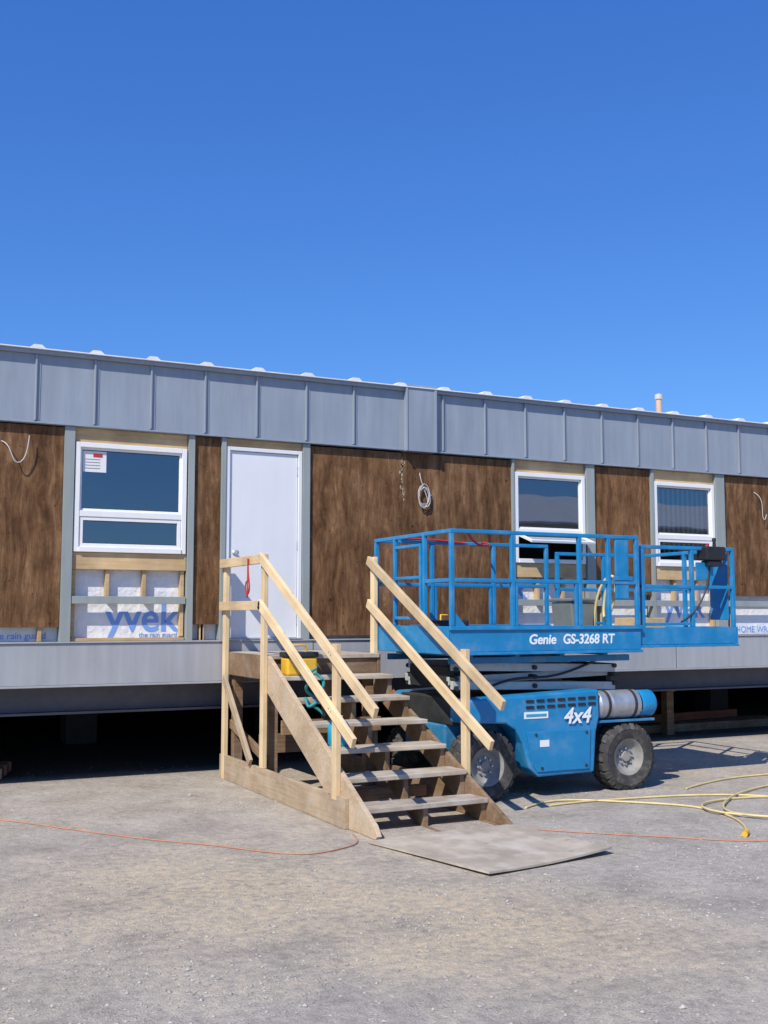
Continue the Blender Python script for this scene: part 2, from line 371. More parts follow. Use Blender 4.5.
P=[(XL,0)]
for s in seams:
    P+= [(s-.075,0),(s-.038,.032),(s+.038,.032),(s+.075,0)]
P.append((XR,0))
y0,y1=-.10,8.2; zb=4.240; rise=.28
v=[];f=[]
n=len(P)
for (x,h) in P: v.append((x,y0,zb+h))
for (x,h) in P: v.append((x,y1,zb+h+rise))
for (x,h) in P: v.append((x,y0,zb-.010))
for (x,h) in P: v.append((x,.05,zb-.010))
for i in range(n-1):
    f.append((i,i+1,i+1+n,i+n)); f.append((2*n+i,2*n+i+1,i+1,i)); f.append((3*n+i,3*n+i+1,2*n+i+1,2*n+i))
mesh_obj('roof_sheet',v,f,'roof',B)
lathe('vent_pipe',[(0.0,.85),(.045,.85),(.045,0)],(10.72,1.5,3.98),'pipe',B,16,'Z')
lathe('vent_cap',[(0,.92),(.06,.90),(.06,.83),(.046,.83)],(10.72,1.5,3.98),'wire',B,16,'Z')

wz0,wz1=1.393,3.506
def post(x0,x1):
    box('frame_channel',x0,x1,-.012,.11,wz0,wz1,'frame',B,.002)
def plybay(x0,x1,z0=1.56,seam=(),tilt=0):
    xs=[x0]+list(seam)+[x1]
    for a,b in zip(xs[:-1],xs[1:]):
        box('plywood_panel',a+.004,b-.004,.02,.036,z0+random.uniform(0,.015),wz1-.005-random.uniform(0,.02),'ply',B,.001)
        nv=[];nf=[]
        for cx in (a+.03,(a+b)/2,b-.03):
            zz=z0+.08
            while zz<wz1-.05:
                X=cx+random.uniform(-.012,.012);Z=zz+random.uniform(-.03,.03);k=len(nv);r=.0035
                nv+= [(X-r,.0185,Z-r),(X+r,.0185,Z-r),(X+r,.0185,Z+r),(X-r,.0185,Z+r)]; nf.append((k,k+1,k+2,k+3)); zz+=.25
        mesh_obj('nail_heads',nv,nf,'nail',B)
    box('wall_backing',x0,x1,.12,.17,wz0,wz1,'wrap',B)
    if z0>1.45:
        box('stud_foot',x0+.1,x0+.138,.04,.118,wz0,z0+.1,'pine2',B)
        box('stud_foot',x1-.2,x1-.162,.04,.118,wz0,z0+.1,'pine2',B)
def window(x0,x1,z0=2.27,z1=3.36,opened=False,label=False,blinds=False,frm=0.05):
    ya,yb=.0,.085
    box('window_header',x0-.01,x1+.01,.03,.11,z1+.004,wz1,'pine2',B)
    W=empty('window_unit'); W.parent=B
    t=frm
    box('jamb',x0,x0+t,ya,yb,z0,z1,'white',W,.004); box('jamb',x1-t,x1,ya,yb,z0,z1,'white',W,.004)
    box('head',x0+t,x1-t,ya,yb,z1-t,z1,'white',W,.004); box('sill',x0+t,x1-t,ya-.012,yb,z0,z0+t,'white',W,.004)
    zm=z0+.38
    box('mullion',x0+t,x1-t,ya+.004,yb,zm-.03,zm+.03,'white',W,.004)
    def sash(a,b,c,d,y,th=.028,rot=0):
        S=empty('sash'); S.parent=W
        box('stile',a,a+th,y,y+.03,c,d,'white',S,.003); box('stile',b-th,b,y,y+.03,c,d,'white',S,.003)
        box('rail',a+th,b-th,y,y+.03,c,c+th,'white',S,.003); box('rail',a+th,b-th,y,y+.03,d-th,d,'white',S,.003)
        box('gasket',a+th,b-th,y+.004,y+.012,c+th,c+th+.006,'black',S,0); box('gasket',a+th,b-th,y+.004,y+.012,d-th-.006,d-th,'black',S,0)
        yy=y+.014; mesh_obj('pane',[(a+th,yy,c+th),(b-th,yy,c+th),(b-th,yy,d-th),(a+th,yy,d-th)],[(0,1,2,3)],'glass',S)
        if rot:
            R=Matrix.Translation((0,y,d))@Matrix.Rotation(rot,4,'X')@Matrix.Translation((0,-y,-d)); S.matrix_local=R
    sash(x0+t,x1-t,zm+.03,z1-t,ya+.03,.022)
    sash(x0+t+.004,x1-t-.004,z0+t,zm-.031,ya+.012,.036,rot=(-1.25 if opened else 0))
    if label:
        box('paper_label',x0+t+.03,x0+t+.26,ya+.039,ya+.041,z1-t-.24,z1-t-.03,'sticker',W,0)
        for zz in (.11,.14,.17,.20): box('label_print',x0+t+.05,x0+t+.20,ya+.0375,ya+.0385,z1-t-zz-.006,z1-t-zz,'bin',W,0)
        box('label_print',x0+t+.13,x0+t+.22,ya+.0365,ya+.0372,z1-t-.09,z1-t-.055,'red',W,0)
    if blinds:
        for i in range(11):
            xx=x0+t+.05+i*(x1-x0-2*t-.10)/10
            o=box('blind_slat',xx-.034,xx+.034,.13,.132,zm-.2,z1-t-.02,'blind',W,0); o.rotation_euler=(0,0,.45)
    box('sill_board',x0-.01,x1+.01,.02,.06,z0-.17,z0-.004,'pine2',B)
    box('wall_backing',x0-.01,x1+.01,.12,.17,wz0,z0-.01,'wrap',B)
    for i,dx in enumerate((0.0,.33,.70,(x1-x0)-.038)):
        box('cripple_stud',x0+dx,x0+dx+.038,.045,.115,(wz0+.04 if i in(0,3) else 1.80),z0-.172,'pine2',B)
    box('bottom_plate',x0-.005,x1+.005,.03,.115,wz0,wz0+.03,'pine2',B)
    box('horizontal_channel',x0-.005,x1+.005,-.006,.03,1.76,1.835,'frame',B)
post(1.95,2.05);post(3.205,3.27);post(3.56,3.61);post(4.475,4.56);post(8.25,8.375);post(9.265,9.31);post(10.34,10.50);post(7.165,7.195)
plybay(-3.2,1.95,1.52,seam=(-1.98,-.76,.73))
plybay(3.27,3.56,1.55)
plybay(4.56,7.165,1.42,seam=(5.70,))
rs_=random.Random(5); sv=[];sf=[]
for i in range(34):
    z=2.9+.55*rs_.random()**.8; x=5.70+rs_.gauss(0,.013); r=rs_.uniform(.006,.017); k=len(sv)
    for j in range(7):
        a=j/7*6.283; sv.append((x+r*.7*math.cos(a)*rs_.uniform(.6,1.3),.0172,z+r*1.5*math.sin(a)*rs_.uniform(.6,1.3)))
    sf.append(tuple(range(k,k+7)))
mesh_obj('sealant_smears',sv,sf,'caulk',B)
plybay(8.375,9.265,1.9); plybay(10.50,13.2,1.9,seam=(11.7,))
box('horizontal_channel',8.38,9.26,-.006,.015,1.76,1.835,'frame',B); box('horizontal_channel',10.505,13.19,-.006,.015,1.76,1.835,'frame',B)
window(2.06,3.19,label=True); window(7.205,8.235,opened=True); window(9.32,10.33,blinds=True)
window(-4.5,-3.3); post(-3.3,-3.2); post(-4.6,-4.51); plybay(XL,-4.6,1.5)
window(13.3,14.4); post(13.2,13.29); post(14.41,14.5); plybay(14.5,XR,1.5,seam=(15.7,16.9,18.1,19.3,20.5))
D=empty('entry_door'); D.parent=B
box('door_jamb',3.615,3.655,.0,.12,1.395,3.42,'door',D,.004); box('door_jamb',4.43,4.47,.0,.12,1.395,3.42,'door',D,.004)
box('door_head',3.656,4.429,.0,.12,3.38,3.42,'door',D,.004)
box('door_slab',3.660,4.425,.022,.066,1.41,3.376,'door',D,.004)
box('door_header_board',3.612,4.474,.02,.1,3.424,wz1,'pine2',D)
box('threshold',3.615,4.47,-.035,.1,1.3935,1.408,'steel',D)
for z in (1.6,2.4,3.2): box('hinge',4.418,4.436,.012,.0215,z-.05,z+.05,'steel',D)
lathe('door_knob',[(0,-.07),(.024,-.065),(.03,-.045),(.02,-.03),(.012,-.02),(.03,-.004),(.03,0)],(3.725,.021,2.30),'steel',D,20)
box('partition',3.3,3.35,.18,3.99,1.38,3.54,'inter',B); box('partition',8.8,8.85,.18,3.99,1.38,3.54,'inter',B)
text('wrap_print','yvek',2.42,.117,1.49,.42,'letterb',B,.001,0,.95,.006)
text('wrap_print','the rain guard',2.75,.117,1.428,.07,'letterb',B)
text('wrap_print','HOME WRAP  the rain guard',.75,.117,1.42,.09,'letterb',B)
text('wrap_print','k  Ty',7.25,.117,1.85,.36,'letterb',B,.001,0,1,.006)
text('wrap_print','yvek',9.55,.117,1.62,.40,'letterb',B,.001,0,.9,.006)
text('wrap_print','HOME WRAP',10.75,.117,1.42,.12,'letterb',B)
U=empty('timber_stack')
for i in range(5):
    beam('timber',(-1.5+.1*i,.62+.13*i,.07),(1.55+.04*i,.75+.13*i,.07),.10,.10,'redwood' if i%2 else 'weathd',U)
beam('timber',(-1.2,.8,.175),(1.35,.95,.175),.14,.09,'redwood',U)
U2=empty('timber_stack')
for i in range(4):
    beam('timber',(9.2+.2*i,1.3+.14*i,.06),(12.6+.1*i,1.4+.14*i,.06),.11,.11,'weathd',U2)
beam('timber',(9.8,1.4,.19),(12.2,1.7,.19),.11,.11,'redwood',U2)
T=empty('pallet')
for i in range(6): box('slat',9.5+.0,10.5,1.0+i*.17,1.1+i*.17,.72,.74,'weath',T)
for x in (9.55,9.98,10.4): box('runner',x,x+.06,1.0,1.95,.60,.718,'weath',T)
for x in (9.5,10.35): box('leg',x,x+.12,1.05,1.17,.0,.598,'weathd',T)

def coil(name,x,z,r,n=3,y=-.005,parent=None,tail=None,seed=0,mat='wire'):
    rr=random.Random(seed); pts=[]
    for i in range(n*12):
        a=i/12*2*math.pi; R=r*(1+.18*math.sin(i*.7+seed))
        pts.append((x+R*.62*math.cos(a)+rr.uniform(-.012,.012),y-.015*(i%5)/5-.01,z+R*math.sin(a)+rr.uniform(-.012,.012)))
    if tail: pts+=tail
    return tubep(name,pts,.005,mat,parent)
coil('electrical_cable',5.96,3.00,.12,4,seed=2,tail=[(5.93,-.01,3.16),(5.92,0,3.24),(5.93,.03,3.28)])
tubep('electrical_cable',[(1.36,.02,3.32),(1.40,-.03,3.30),(1.44,-.05,3.22),(1.47,-.05,3.12),(1.52,-.05,3.10),(1.58,-.04,3.16),(1.60,-.05,3.28),(1.61,-.04,3.38)],.005,'wire')
tubep('electrical_cable',[(11.05,.02,3.30),(11.10,-.05,3.26),(11.14,-.05,3.10),(11.13,-.04,2.95),(11.17,-.05,2.90),(11.2,-.05,3.0)],.005,'wire')

# ------------------------------------------------------------------ stairs
St=empty('wooden_staircase')
xl,xr=3.66,4.76; LZ=1.275; yl=-1.26; RUN=.336; RISE=LZ/7
for i in range(7):
    y=-.04-.178*i; box('deck_board',xl-.02,xr+.02,y-.168,y,LZ-.038,LZ,'weath',St,.004)
box('rim_joist',xl-.0,xr+.0,-.08,-.042,LZ-.23,LZ-.04,'weathd',St)
box('rim_joist',xl-.0,xr+.0,yl+.01,yl+.048,LZ-.23,LZ-.04,'weathd',St)
box('side_joist',xl-.038,xl-.002,yl,-.04,LZ-.23,LZ-.002,'weathd',St)
box('side_joist',xr+.002,xr+.038,yl,-.04,LZ-.23,LZ-.002,'weathd',St)
def vpost(x,y,z0,z1,mat='pine'): beam('post',(x,y,z0),(x,y,z1),.089,.042,mat,St,.003,up=(1,0,0))
vpost(xl-.062,-.10,.0,2.22,'pine'); vpost(xl-.062,yl+.03,.24,2.22,'pine')
vpost(4.822,-1.06,.0,2.23,'pine')
vpost(xl-.062,-2.90,.20,1.42,'pine'); vpost(4.822,-2.84,.10,1.36,'pine')
for x in (xl+.05,xr-.05):
    box('leg',x-.045,x+.045,yl+.06,yl+.15,.0,LZ-.04,'weathd',St); box('leg',x-.045,x+.045,-.20,-.10,.0,LZ-.04,'weathd',St)
def rail(p,q,h=.089): beam('handrail',p,q,.036,h,'pine',St,.004)
xa=xl-.103; xb=4.781
rail((xa,-.04,2.175),(xa,yl-.0,2.175)); rail((xa,-.04,1.74),(xa,yl,1.74))
rail((xa,yl+.05,2.20),(xa,-3.70,.935)); rail((xa,yl+.05,1.755),(xa,-3.32,.68))
rail((xb,-1.01,2.20),(xb,-3.50,.93)); rail((xb,-1.01,1.77),(xb,-3.32,.60))
for (y,zz,xx) in ((-1.23,2.19,xa),(-1.23,1.745,xa),(-2.9,1.345,xa),(-2.9,.90,xa)):
    for d in (-.018,.018): lathe('screw_head',[(0,-.0215),(.006,-.0215),(.006,-.018)],(xx,y+d,zz+d*.6),'nail',St,8,'X')
beam('base_beam',(xl-.06,.0,.12),(xl-.06,-3.10,.12),.04,.235,'beam',St)
beam('base_beam',(xr+.022,-.2,.12),(xr+.022,-3.05,.12),.036,.235,'weathd',St)
beam('brace',(xl-.095,-.16,1.02),(xl-.095,-.98,.26),.03,.085,'beam',St)
beam('brace',(xl+.0,-1.2,.30),(xl+.0,-.12,.55),.036,.085,'weathd',St)
beam('cross_beam',(xl+.045,-1.42,.62),(xr-.045,-1.42,.62),.038,.13,'weathd',St)
beam('cross_beam',(xl+.02,-.9,.42),(xr-.02,-.9,.42),.038,.18,'weathd',St)
beam('cross_beam',(xl+.045,-2.3,.12),(xr-.045,-2.3,.12),.09,.09,'weathd',St)
prismX('side_stringer',[(yl,LZ-.34),(-3.06,0.003),(-3.56,0.003),(-3.60,.03),(-3.54,.10),(yl,LZ+.0)],xl-.04,xl-.002,'beam',St)
def saw(x0,x1):
    pts=[(yl,LZ-.36),(-3.12,.003),(-3.50,.003)]
    for k in range(1,7):
        yf=yl-RUN*(7-k)
        z=RISE*k-.04
        pts.append((yf+.02,z-RISE) if k>1 else (yf+.02,.004))
        pts.append((yf+.02,z))
    pts.append((yl,RISE*6-.04))
    out=[]
    for p in pts:
        if not out or (abs(p[0]-out[-1][0])+abs(p[1]-out[-1][1]))>1e-4: out.append(p)
    prismX('sawtooth_stringer',out,x0,x1,'weathd',St,0)
saw(xl+.002,xl+.04); saw((xl+xr)/2-.02,(xl+xr)/2+.02); saw(xr-.04,xr-.0)
prismX('side_stringer',[(yl,LZ-.42),(-3.05,0.003),(-3.60,0.003),(-3.61,.03),(yl,LZ-.20)],xr+.003,xr+.038,'weathd',St)
for k in range(1,7):
    yf=yl-RUN*(7-k); z=RISE*k
    for j in range(2):
        o=box('tread',xl+.002 ,xr-.0,yf-.02+j*.145,yf-.02+j*.145+.138,z-.038,z,'weath',St,.005)
        o.rotation_euler=(random.uniform(-.01,.01),random.uniform(-.006,.006),random.uniform(-.004,.004))
# sheet at the foot, slightly curled
c00,c10,c11,c01=Vector((3.52,-3.64)),Vector((4.80,-3.58)),Vector((4.88,-4.72)),Vector((3.77,-4.90))
v=[];f=[];G=12
for top in (1,0):
    for i in range(G+1):
        for j in range(G+1):
            u_,w_=i/G,j/G; p=(c00*(1-u_)+c10*u_)*(1-w_)+(c01*(1-u_)+c11*u_)*w_
            h=.006+.030*u_**2*(.4+.6*w_)+.012*(1-u_)*w_**3+.006*math.sin(u_*4+w_*3)
            v.append((p.x,p.y,h+(.014 if top else 0)))
K=(G+1)**2
def id_(i,j,t): return i*(G+1)+j+(0 if t else K)
for i in range(G):
    for j in range(G):
        f.append((id_(i,j,1),id_(i,j+1,1),id_(i+1,j+1,1),id_(i+1,j,1))); f.append((id_(i,j,0),id_(i+1,j,0),id_(i+1,j+1,0),id_(i,j+1,0)))
for i in range(G):
    for j in (0,G): f.append((id_(i,j,1),id_(i+1,j,1),id_(i+1,j,0),id_(i,j,0))); f.append((id_(j,i,1),id_(j,i+1,1),id_(j,i+1,0),id_(j,i,0)))
mesh_obj('plywood_sheet',v,f,wood('weathered_sheet',(.52,.465,.39),(.43,.38,.31),stain=(.55,.51,.45),stainamt=.8,grain=(6,1.2,6)),None,smooth=False)
# things on the stairs
tb=empty('tool_box')
box('case',3.72,4.02,-1.52,-1.34,1.094,1.26,'yellow',tb,.02); box('lid',3.71,4.03,-1.53,-1.33,1.262,1.31,'black',tb,.012)
tubep('handle',[(3.80,-1.43,1.31),(3.80,-1.43,1.37),(3.94,-1.43,1.37),(3.94,-1.43,1.31)],.012,'yellow',tb,smooth=False)
tubep('water_hose',[(3.80+.09*math.cos(a*.52)*(1+.1*math.sin(a)),-1.98+.07*math.sin(a*.52),.77+.018*(a%7)+.010*a) for a in range(34)],.014,'teal')
jug=empty('water_jug')
lathe('body',[(0,0),(.085,0),(.095,.02),(.095,.16),(.07,.20),(.03,.21),(.03,.24),(0,.24)],(3.87,-2.34,RISE*3+.002),'cyan',jug,24,'Z')
lathe('cap',[(0.034,.22),(.034,.25),(0,.25)],(3.87,-2.34,RISE*3+.002),'white',jug,16,'Z')
tubep('rope',[(xa-.03,yl+.30,2.19),(xa-.035,yl+.29,2.05),(xa-.03,yl+.22,1.9),(xa-.035,yl+.30,1.82),(xa-.035,yl+.38,1.9),(xa-.03,yl+.32,2.02),(xa-.04,yl+.26,1.85),(xa-.03,yl+.34,1.78),(xa-.03,yl+.30,1.95),(xa-.03,yl+.31,2.19)],.007,'red')

# ------------------------------------------------------------------ scissor lift
Lf=empty('scissor_lift')
yn,yf_=-2.50,-0.98
def tyre(x,y,side):
    R=.31;s=side
    prof=[(.17,-.11),(.20,-.125),(.27,-.125),(.30,-.10),(.31,-.05),(.312,0),(.31,.05),(.30,.10),(.27,.125),(.20,.125),(.17,.11)]
    W=empty('wheel'); W.parent=Lf
    lathe('tyre',prof,(x,y,R),'rubber',W,48)
    rimp=[(0,-.075),(.045,-.075),(.05,-.05),(.09,-.045),(.11,-.055),(.135,-.07),(.15,-.10),(.172,-.112),(.178,-.10),(.17,.1)]
    if s>0: rimp=[(r,-t) for r,t in rimp]
    lathe('rim',rimp,(x,y,R),'rim',W,40)
    for k in range(8):
        a=k*math.pi/4
        lathe('lug_nut',[(0,-.072 if s<0 else .072),(.011,-.07 if s<0 else .07),(.011,-.04 if s<0 else .04)],(x+.075*math.cos(a),y,R+.075*math.sin(a)),'steel',W,6)
    v=[];f=[]
    for k in range(22):
        for sd in (-1,1):
            a=(k+(.5 if sd>0 else 0))*2*math.pi/22; b=len(v)
            cx,sx=math.cos(a),math.sin(a)
            for dt in (-.030,.030):
                for (rr,yy) in ((.262,sd*.130),(.318,sd*.095),(.322,sd*.012),(.29,sd*.012),(.25,sd*.12)):
                    tw=dt*1.0+(.02 if abs(yy)<.05 else 0)*sd
                    X=rr*cx-tw*sx; Z=rr*sx+tw*cx; v.append((X,yy,Z))
            f+= [(b,b+1,b+2,b+3,b+4),(b+9,b+8,b+7,b+6,b+5)]
            for q in range(5): f.append((b+q,b+5+q,b+5+(q+1)%5,b+(q+1)%5))
    o=mesh_obj('tread_lugs',v,f,'rubber',W); o.location=(x,y,R)
WX=5.23
tyre(WX,-2.42,-1);tyre(6.80,-2.42,-1);tyre(WX,-1.22,1);tyre(6.80,-1.22,1)
beam('axle',(WX,-2.3,.31),(WX,-1.3,.31),.10,.12,'dark',Lf); beam('axle',(6.80,-2.3,.31),(6.80,-1.3,.31),.10,.12,'dark',Lf)
box('chassis_core',4.98,7.02,-2.20,-1.42,.36,.66,'blued',Lf,.02)
box('chassis_deck',4.99,7.05,-2.32,-1.32,.662,.90,'dark',Lf,.01)
body=[(4.96,.70),(4.96,.84),(5.06,.905),(6.44,.955),(6.44,.70),(6.40,.56),(6.37,.20),(5.75,.19),(5.65,.27),(5.58,.50),(5.51,.62),(5.41,.68)]
prism('side_module',body,-2.56,-2.33,'blue',Lf,.018)
prism('side_module',body,-1.32,-1.09,'blue',Lf,.018)
prism('module_door',[(5.68,.30),(5.73,.235),(6.31,.235),(6.33,.60),(5.62,.60)],-2.572,-2.5615,'blue',Lf,.006)
for x,z in ((5.72,.57),(6.28,.57),(5.78,.27),(6.27,.27)): lathe('door_latch',[(0,-.006),(.014,-.005),(.014,0)],(x,-2.573,z),'dark',Lf,12)
for r_ in range(2):
    for i in range(7):
        x=5.62+i*.115; box('vent_slot',x,x+.085,-2.570,-2.5605,.86-r_*.055+i*.002,.885-r_*.055+i*.002,'black',Lf,.004)
box('warning_decal',5.76,5.86,-2.5755,-2.5725,.46,.52,'letterw',Lf,0)
box('warning_decal',5.60,5.86,-2.5645,-2.5605,.715,.775,'letterw',Lf,0)
box('decal_print',5.62,5.84,-2.5675,-2.565,.733,.757,'cyan',Lf,0)
text('drive_decal','4x4',6.02,-2.575,.66,.20,'letterw',Lf,.001,.25,1.0,.004)
lathe('muffler',[(0,0),(.11,.0),(.135,.02),(.135,.14),(.128,.145),(.135,.15),(.135,.48),(.11,.50),(0,.5)],(6.46,-2.43,.80),'steel',Lf,32,'X')
lathe('tank_cap',[(0.12,0),(.128,.02),(.128,.16),(.10,.19),(0,.2)],(6.965,-2.43,.80),'blue',Lf,32,'X')
for x in (6.55,6.86): lathe('strap',[(.137,0),(.141,.003),(.141,.03),(.137,.033)],(x,-2.43,.80),'dark',Lf,32,'X')
box('tank_tray',6.45,7.12,-2.53,-2.33,.64,.662,'blued',Lf)
box('fender',6.46,7.12,-2.33,-1.32,.662,.90,'blued',Lf,.01)
for y in (-2.24,-1.42):
    for i in range(3):
        z=.99+i*.085
        s=1 if i%2 else -1
        beam('scissor_arm',(5.02,y+(.05 if s>0 else -.02),z-.025*s),(6.85,y+(.05 if s>0 else -.02),z+.025*s),.045,.075,'arm',Lf,.004)
    for x in (5.05,5.9,6.83):
        for i in range(3): lathe('pivot_pin',[(0,-.07),(.022,-.07),(.022,.07),(0,.07)],(x,y,.99+i*.085),'dark',Lf,14)
for x in (5.05,5.9,6.83): beam('cross_tube',(x,-2.2,1.08),(x,-1.45,1.08),.06,.2,'dark',Lf)
beam('lift_cylinder',(5.2,-1.85,.98),(6.6,-1.85,1.16),.10,.10,'steel',Lf)
tubep('hydraulic_hose',[(5.3,-2.3,.95),(5.6,-2.33,1.1),(6.0,-2.32,1.02),(6.4,-2.33,1.15),(6.7,-2.3,1.25)],.012,'black',Lf)
px0=4.87
box('deck_plate',px0,7.00,yn+.02,yf_-.02,1.36,1.385,'blued',Lf)
box('deck_side',px0,7.00,yn-.0,yn+.018,1.32,1.55,'blue',Lf,.004)
box('deck_side_lip',px0-.01,7.01,yn-.018,yn-.001,1.515,1.552,'blue',Lf,.004)
box('deck_side_lip',px0-.01,7.01,yn-.018,yn+.06,1.292,1.319,'blue',Lf,.004)
box('deck_side',px0,7.00,yf_-.018,yf_,1.30,1.55,'blue',Lf,.004)
box('deck_end',px0-.02,px0-.002,yn,yf_,1.30,1.55,'blue',Lf,.004)
for x in (5.1,5.6,6.1,6.6): box('deck_rib',x,x+.05,yn+.07,yf_-.02,1.27,1.358,'blued',Lf)
box('slide_rail',4.95,6.95,yn+.12,yn+.18,1.21,1.268,'blued',Lf); box('slide_rail',4.95,6.95,yf_-.18,yf_-.12,1.21,1.268,'blued',Lf)
text('platform_lettering','Genie',5.70,yn-.0015,1.385,.125,'letterw',Lf,.001,.15,1,.003)
text('platform_lettering','GS-3268 RT',6.08,yn-.0015,1.385,.125,'letterw',Lf,.001,.1,.95,.003)
def tb_(p,q,w=.036,mat='blue',nm='guard_rail'): return beam(nm,p,q,w,w,mat,Lf,.006)
zt,zm2=2.40,1.96
pe=px0+.02
for y in (yn,yf_):
    tb_((px0,y,zt),(6.98,y,zt)); tb_((pe,y,zm2),(6.96,y,zm2))
    for x in (pe,5.53,6.28,6.96): tb_((x,y,1.55),(x,y,zt-.018),.04,nm='rail_post')
    for x in (5.57,6.24): tb_((x,y,1.55),(x,y,zm2),.03,nm='rail_post')
tb_((6.62,yn-.0,1.55),(6.62,yn,zt-.018),.04,nm='rail_post')
box('rail_gusset',6.70,6.86,yn-.012,yn+.012,1.80,zt-.02,'blue',Lf,.01)
box('latch_plate',6.66,6.90,yn-.024,yn-.014,1.98,2.02,'blue',Lf,.004)
for y in (-1.40,-2.00): tb_((pe,y,1.55),(pe,y,zt-.0),.04,nm='rail_post')
tb_((pe,yn,zt),(pe,yf_,zt)); tb_((pe,yn,zm2),(pe,-2.02,zm2)); tb_((pe,-1.40,zm2),(pe,yf_,zm2))
tb_((px0,-1.96,zt-.10),(px0,-1.44,zt-.10),.03,nm='gate_bar'); tb_((px0,-1.96,2.0),(px0,-1.44,2.0),.03,nm='gate_bar'); tb_((px0,-1.96,1.62),(px0,-1.44,1.62),.03,nm='gate_bar')
tb_((px0,-1.96,1.6),(px0,-1.96,zt-.085),.03,nm='gate_bar'); tb_((px0,-1.44,1.6),(px0,-1.44,zt-.085),.03,nm='gate_bar')
for y in (yn,yf_):
    prism('corner_gusset',[(pe+.022,1.552),(pe+.14,1.552),(pe+.022,1.68)],y-.006,y+.006,'blue',Lf,0)
ey0,ey1=yn+.05,yf_-.05
box('extension_plate',7.0,8.26,ey0,ey1,1.39,1.41,'blued',Lf)
box('extension_side',7.0,8.26,ey0-.02,ey0-.002,1.36,1.53,'blue',Lf,.004)
box('extension_lip',7.0,8.28,ey0-.035,ey0+.05,1.335,1.358,'blue',Lf,.004)
box('extension_side',7.0,8.26,ey1+.002,ey1+.02,1.36,1.53,'blue',Lf,.004)
box('extension_end',8.262,8.282,ey0-.02,ey1+.02,1.36,1.53,'blue',Lf,.004)
for x in (7.2,7.6,8.0): box('deck_rib',x,x+.05,ey0+.06,ey1-.02,1.33,1.388,'blued',Lf)
zt2,zm3=2.32,1.93
for y in (ey0,ey1):
    tb_((7.05,y,zt2),(8.26,y,zt2)); tb_((7.05,y,zm3),(8.26,y,zm3))
    for x in (7.07,7.70,8.24): tb_((x,y,1.53),(x,y,zt2-.018),.04,nm='rail_post')
    tb_((7.10,y,1.56),(7.66,y,1.56),.03)
tb_((8.24,ey0,zt2),(8.24,ey1,zt2)); tb_((8.24,ey0,zm3),(8.24,ey1,zm3)); tb_((8.24,(ey0+ey1)/2,1.53),(8.24,(ey0+ey1)/2,zt2),.04,nm='rail_post')
box('end_panel',8.21,8.225,ey0+.04,ey0+.30,1.60,2.28,'blue',Lf,.006)
cb=empty('control_box'); cb.parent=Lf
box('housing',7.82,8.08,ey0-.10,ey0+.06,2.20,2.34,'black',cb,.02); box('lower_guard',7.86,8.04,ey0-.08,ey0+.04,2.14,2.198,'black',cb,.01)
lathe('joystick',[(0,0),(.02,0),(.016,.05),(.022,.07),(.018,.09),(0,.095)],(7.99,ey0-.02,2.34),'black',cb,14,'Z')
lathe('stop_button',[(0,.025),(.02,.02),(.02,0)],(7.89,ey0-.03,2.34),'red',cb,14,'Z')
box('manual_box',7.74,7.97,ey0-.02,ey0-.012,2.0,2.18,'blue',Lf,.004)
tubep('control_cable',[(7.92,ey0-.02,2.14),(7.90,ey0-.03,1.9),(7.75,ey0-.03,1.66),(7.55,ey0-.0,1.58)],.009,'black',Lf)
bn=empty('storage_bin')
prism('bin_body',[(6.62,1.39),(6.84,1.39),(6.88,1.78),(6.58,1.78)],-1.95,-1.60,'bin',bn,.015); box('bin_lid',6.56,6.90,-1.97,-1.58,1.785,1.82,'bin',bn,.012)
tubep('air_hose',[(5.2,yn+.25,2.425),(5.3,yn+.4,2.42),(5.5,yn+.6,2.3),(5.9,yn+.9,2.35),(6.1,yf_,2.43),(6.2,yf_+.02,2.37),(5.9,yf_-.02,2.41),(5.4,yf_-.05,2.435),(5.15,yf_-.03,2.43)],.011,'red')
tubep('air_hose',[(6.9,-1.9,1.42),(6.85,-1.95,1.8),(6.93,-2.1,2.1),(6.98,-2.2,2.0),(6.93,-2.15,1.7),(6.9,-2.05,1.5),(6.97,-1.95,1.8),(6.95,-2.1,2.05)],.014,'hose')
bx=empty('cardboard_box'); box('carton',7.55,7.95,-1.75,-1.4,1.412,1.62,'pine2',bx,.006); box('tape',7.72,7.78,-1.752,-1.39,1.6215,1.623,'wire',bx,0)
bd=empty('tool_case'); box('case',5.2,5.55,-1.7,-1.45,1.387,1.60,'black',bd,.02); tubep('handle',[(5.3,-1.57,1.6),(5.3,-1.57,1.65),(5.45,-1.57,1.65),(5.45,-1.57,1.6)],.01,'yellow',bd,smooth=False)

# ------------------------------------------------------------------ hoses on the ground
z=.012
tubep('yellow_hose',[(5.35,-2.95,z),(5.6,-2.78,z),(5.9,-2.72,z),(6.2,-3.0,z),(6.5,-3.28,z),(6.75,-3.6,z),(6.6,-4.2,z),(6.3,-4.55,z),(6.17,-4.66,z)],.009,'hose')
tubep('yellow_hose',[(5.6,-2.95,z),(5.95,-2.9,z),(6.3,-2.95,z),(6.8,-3.0,z),(7.2,-3.1,z),(7.6,-3.3,z),(7.9,-3.8,z),(7.6,-4.3,z),(7.1,-4.35,z),(6.7,-4.1,z+.01),(6.55,-3.8,z+.02),(6.8,-3.45,z+.01),(7.3,-3.35,z),(7.8,-3.5,z+.01),(8.1,-3.9,z),(7.8,-4.4,z),(7.2,-4.5,z+.01),(6.75,-4.25,z+.02),(6.65,-3.9,z+.01),(7.0,-3.55,z+.02),(7.5,-3.2,z+.01),(8.2,-2.9,z),(9.0,-2.8,z),(10,-2.7,z)],.009,'hose')
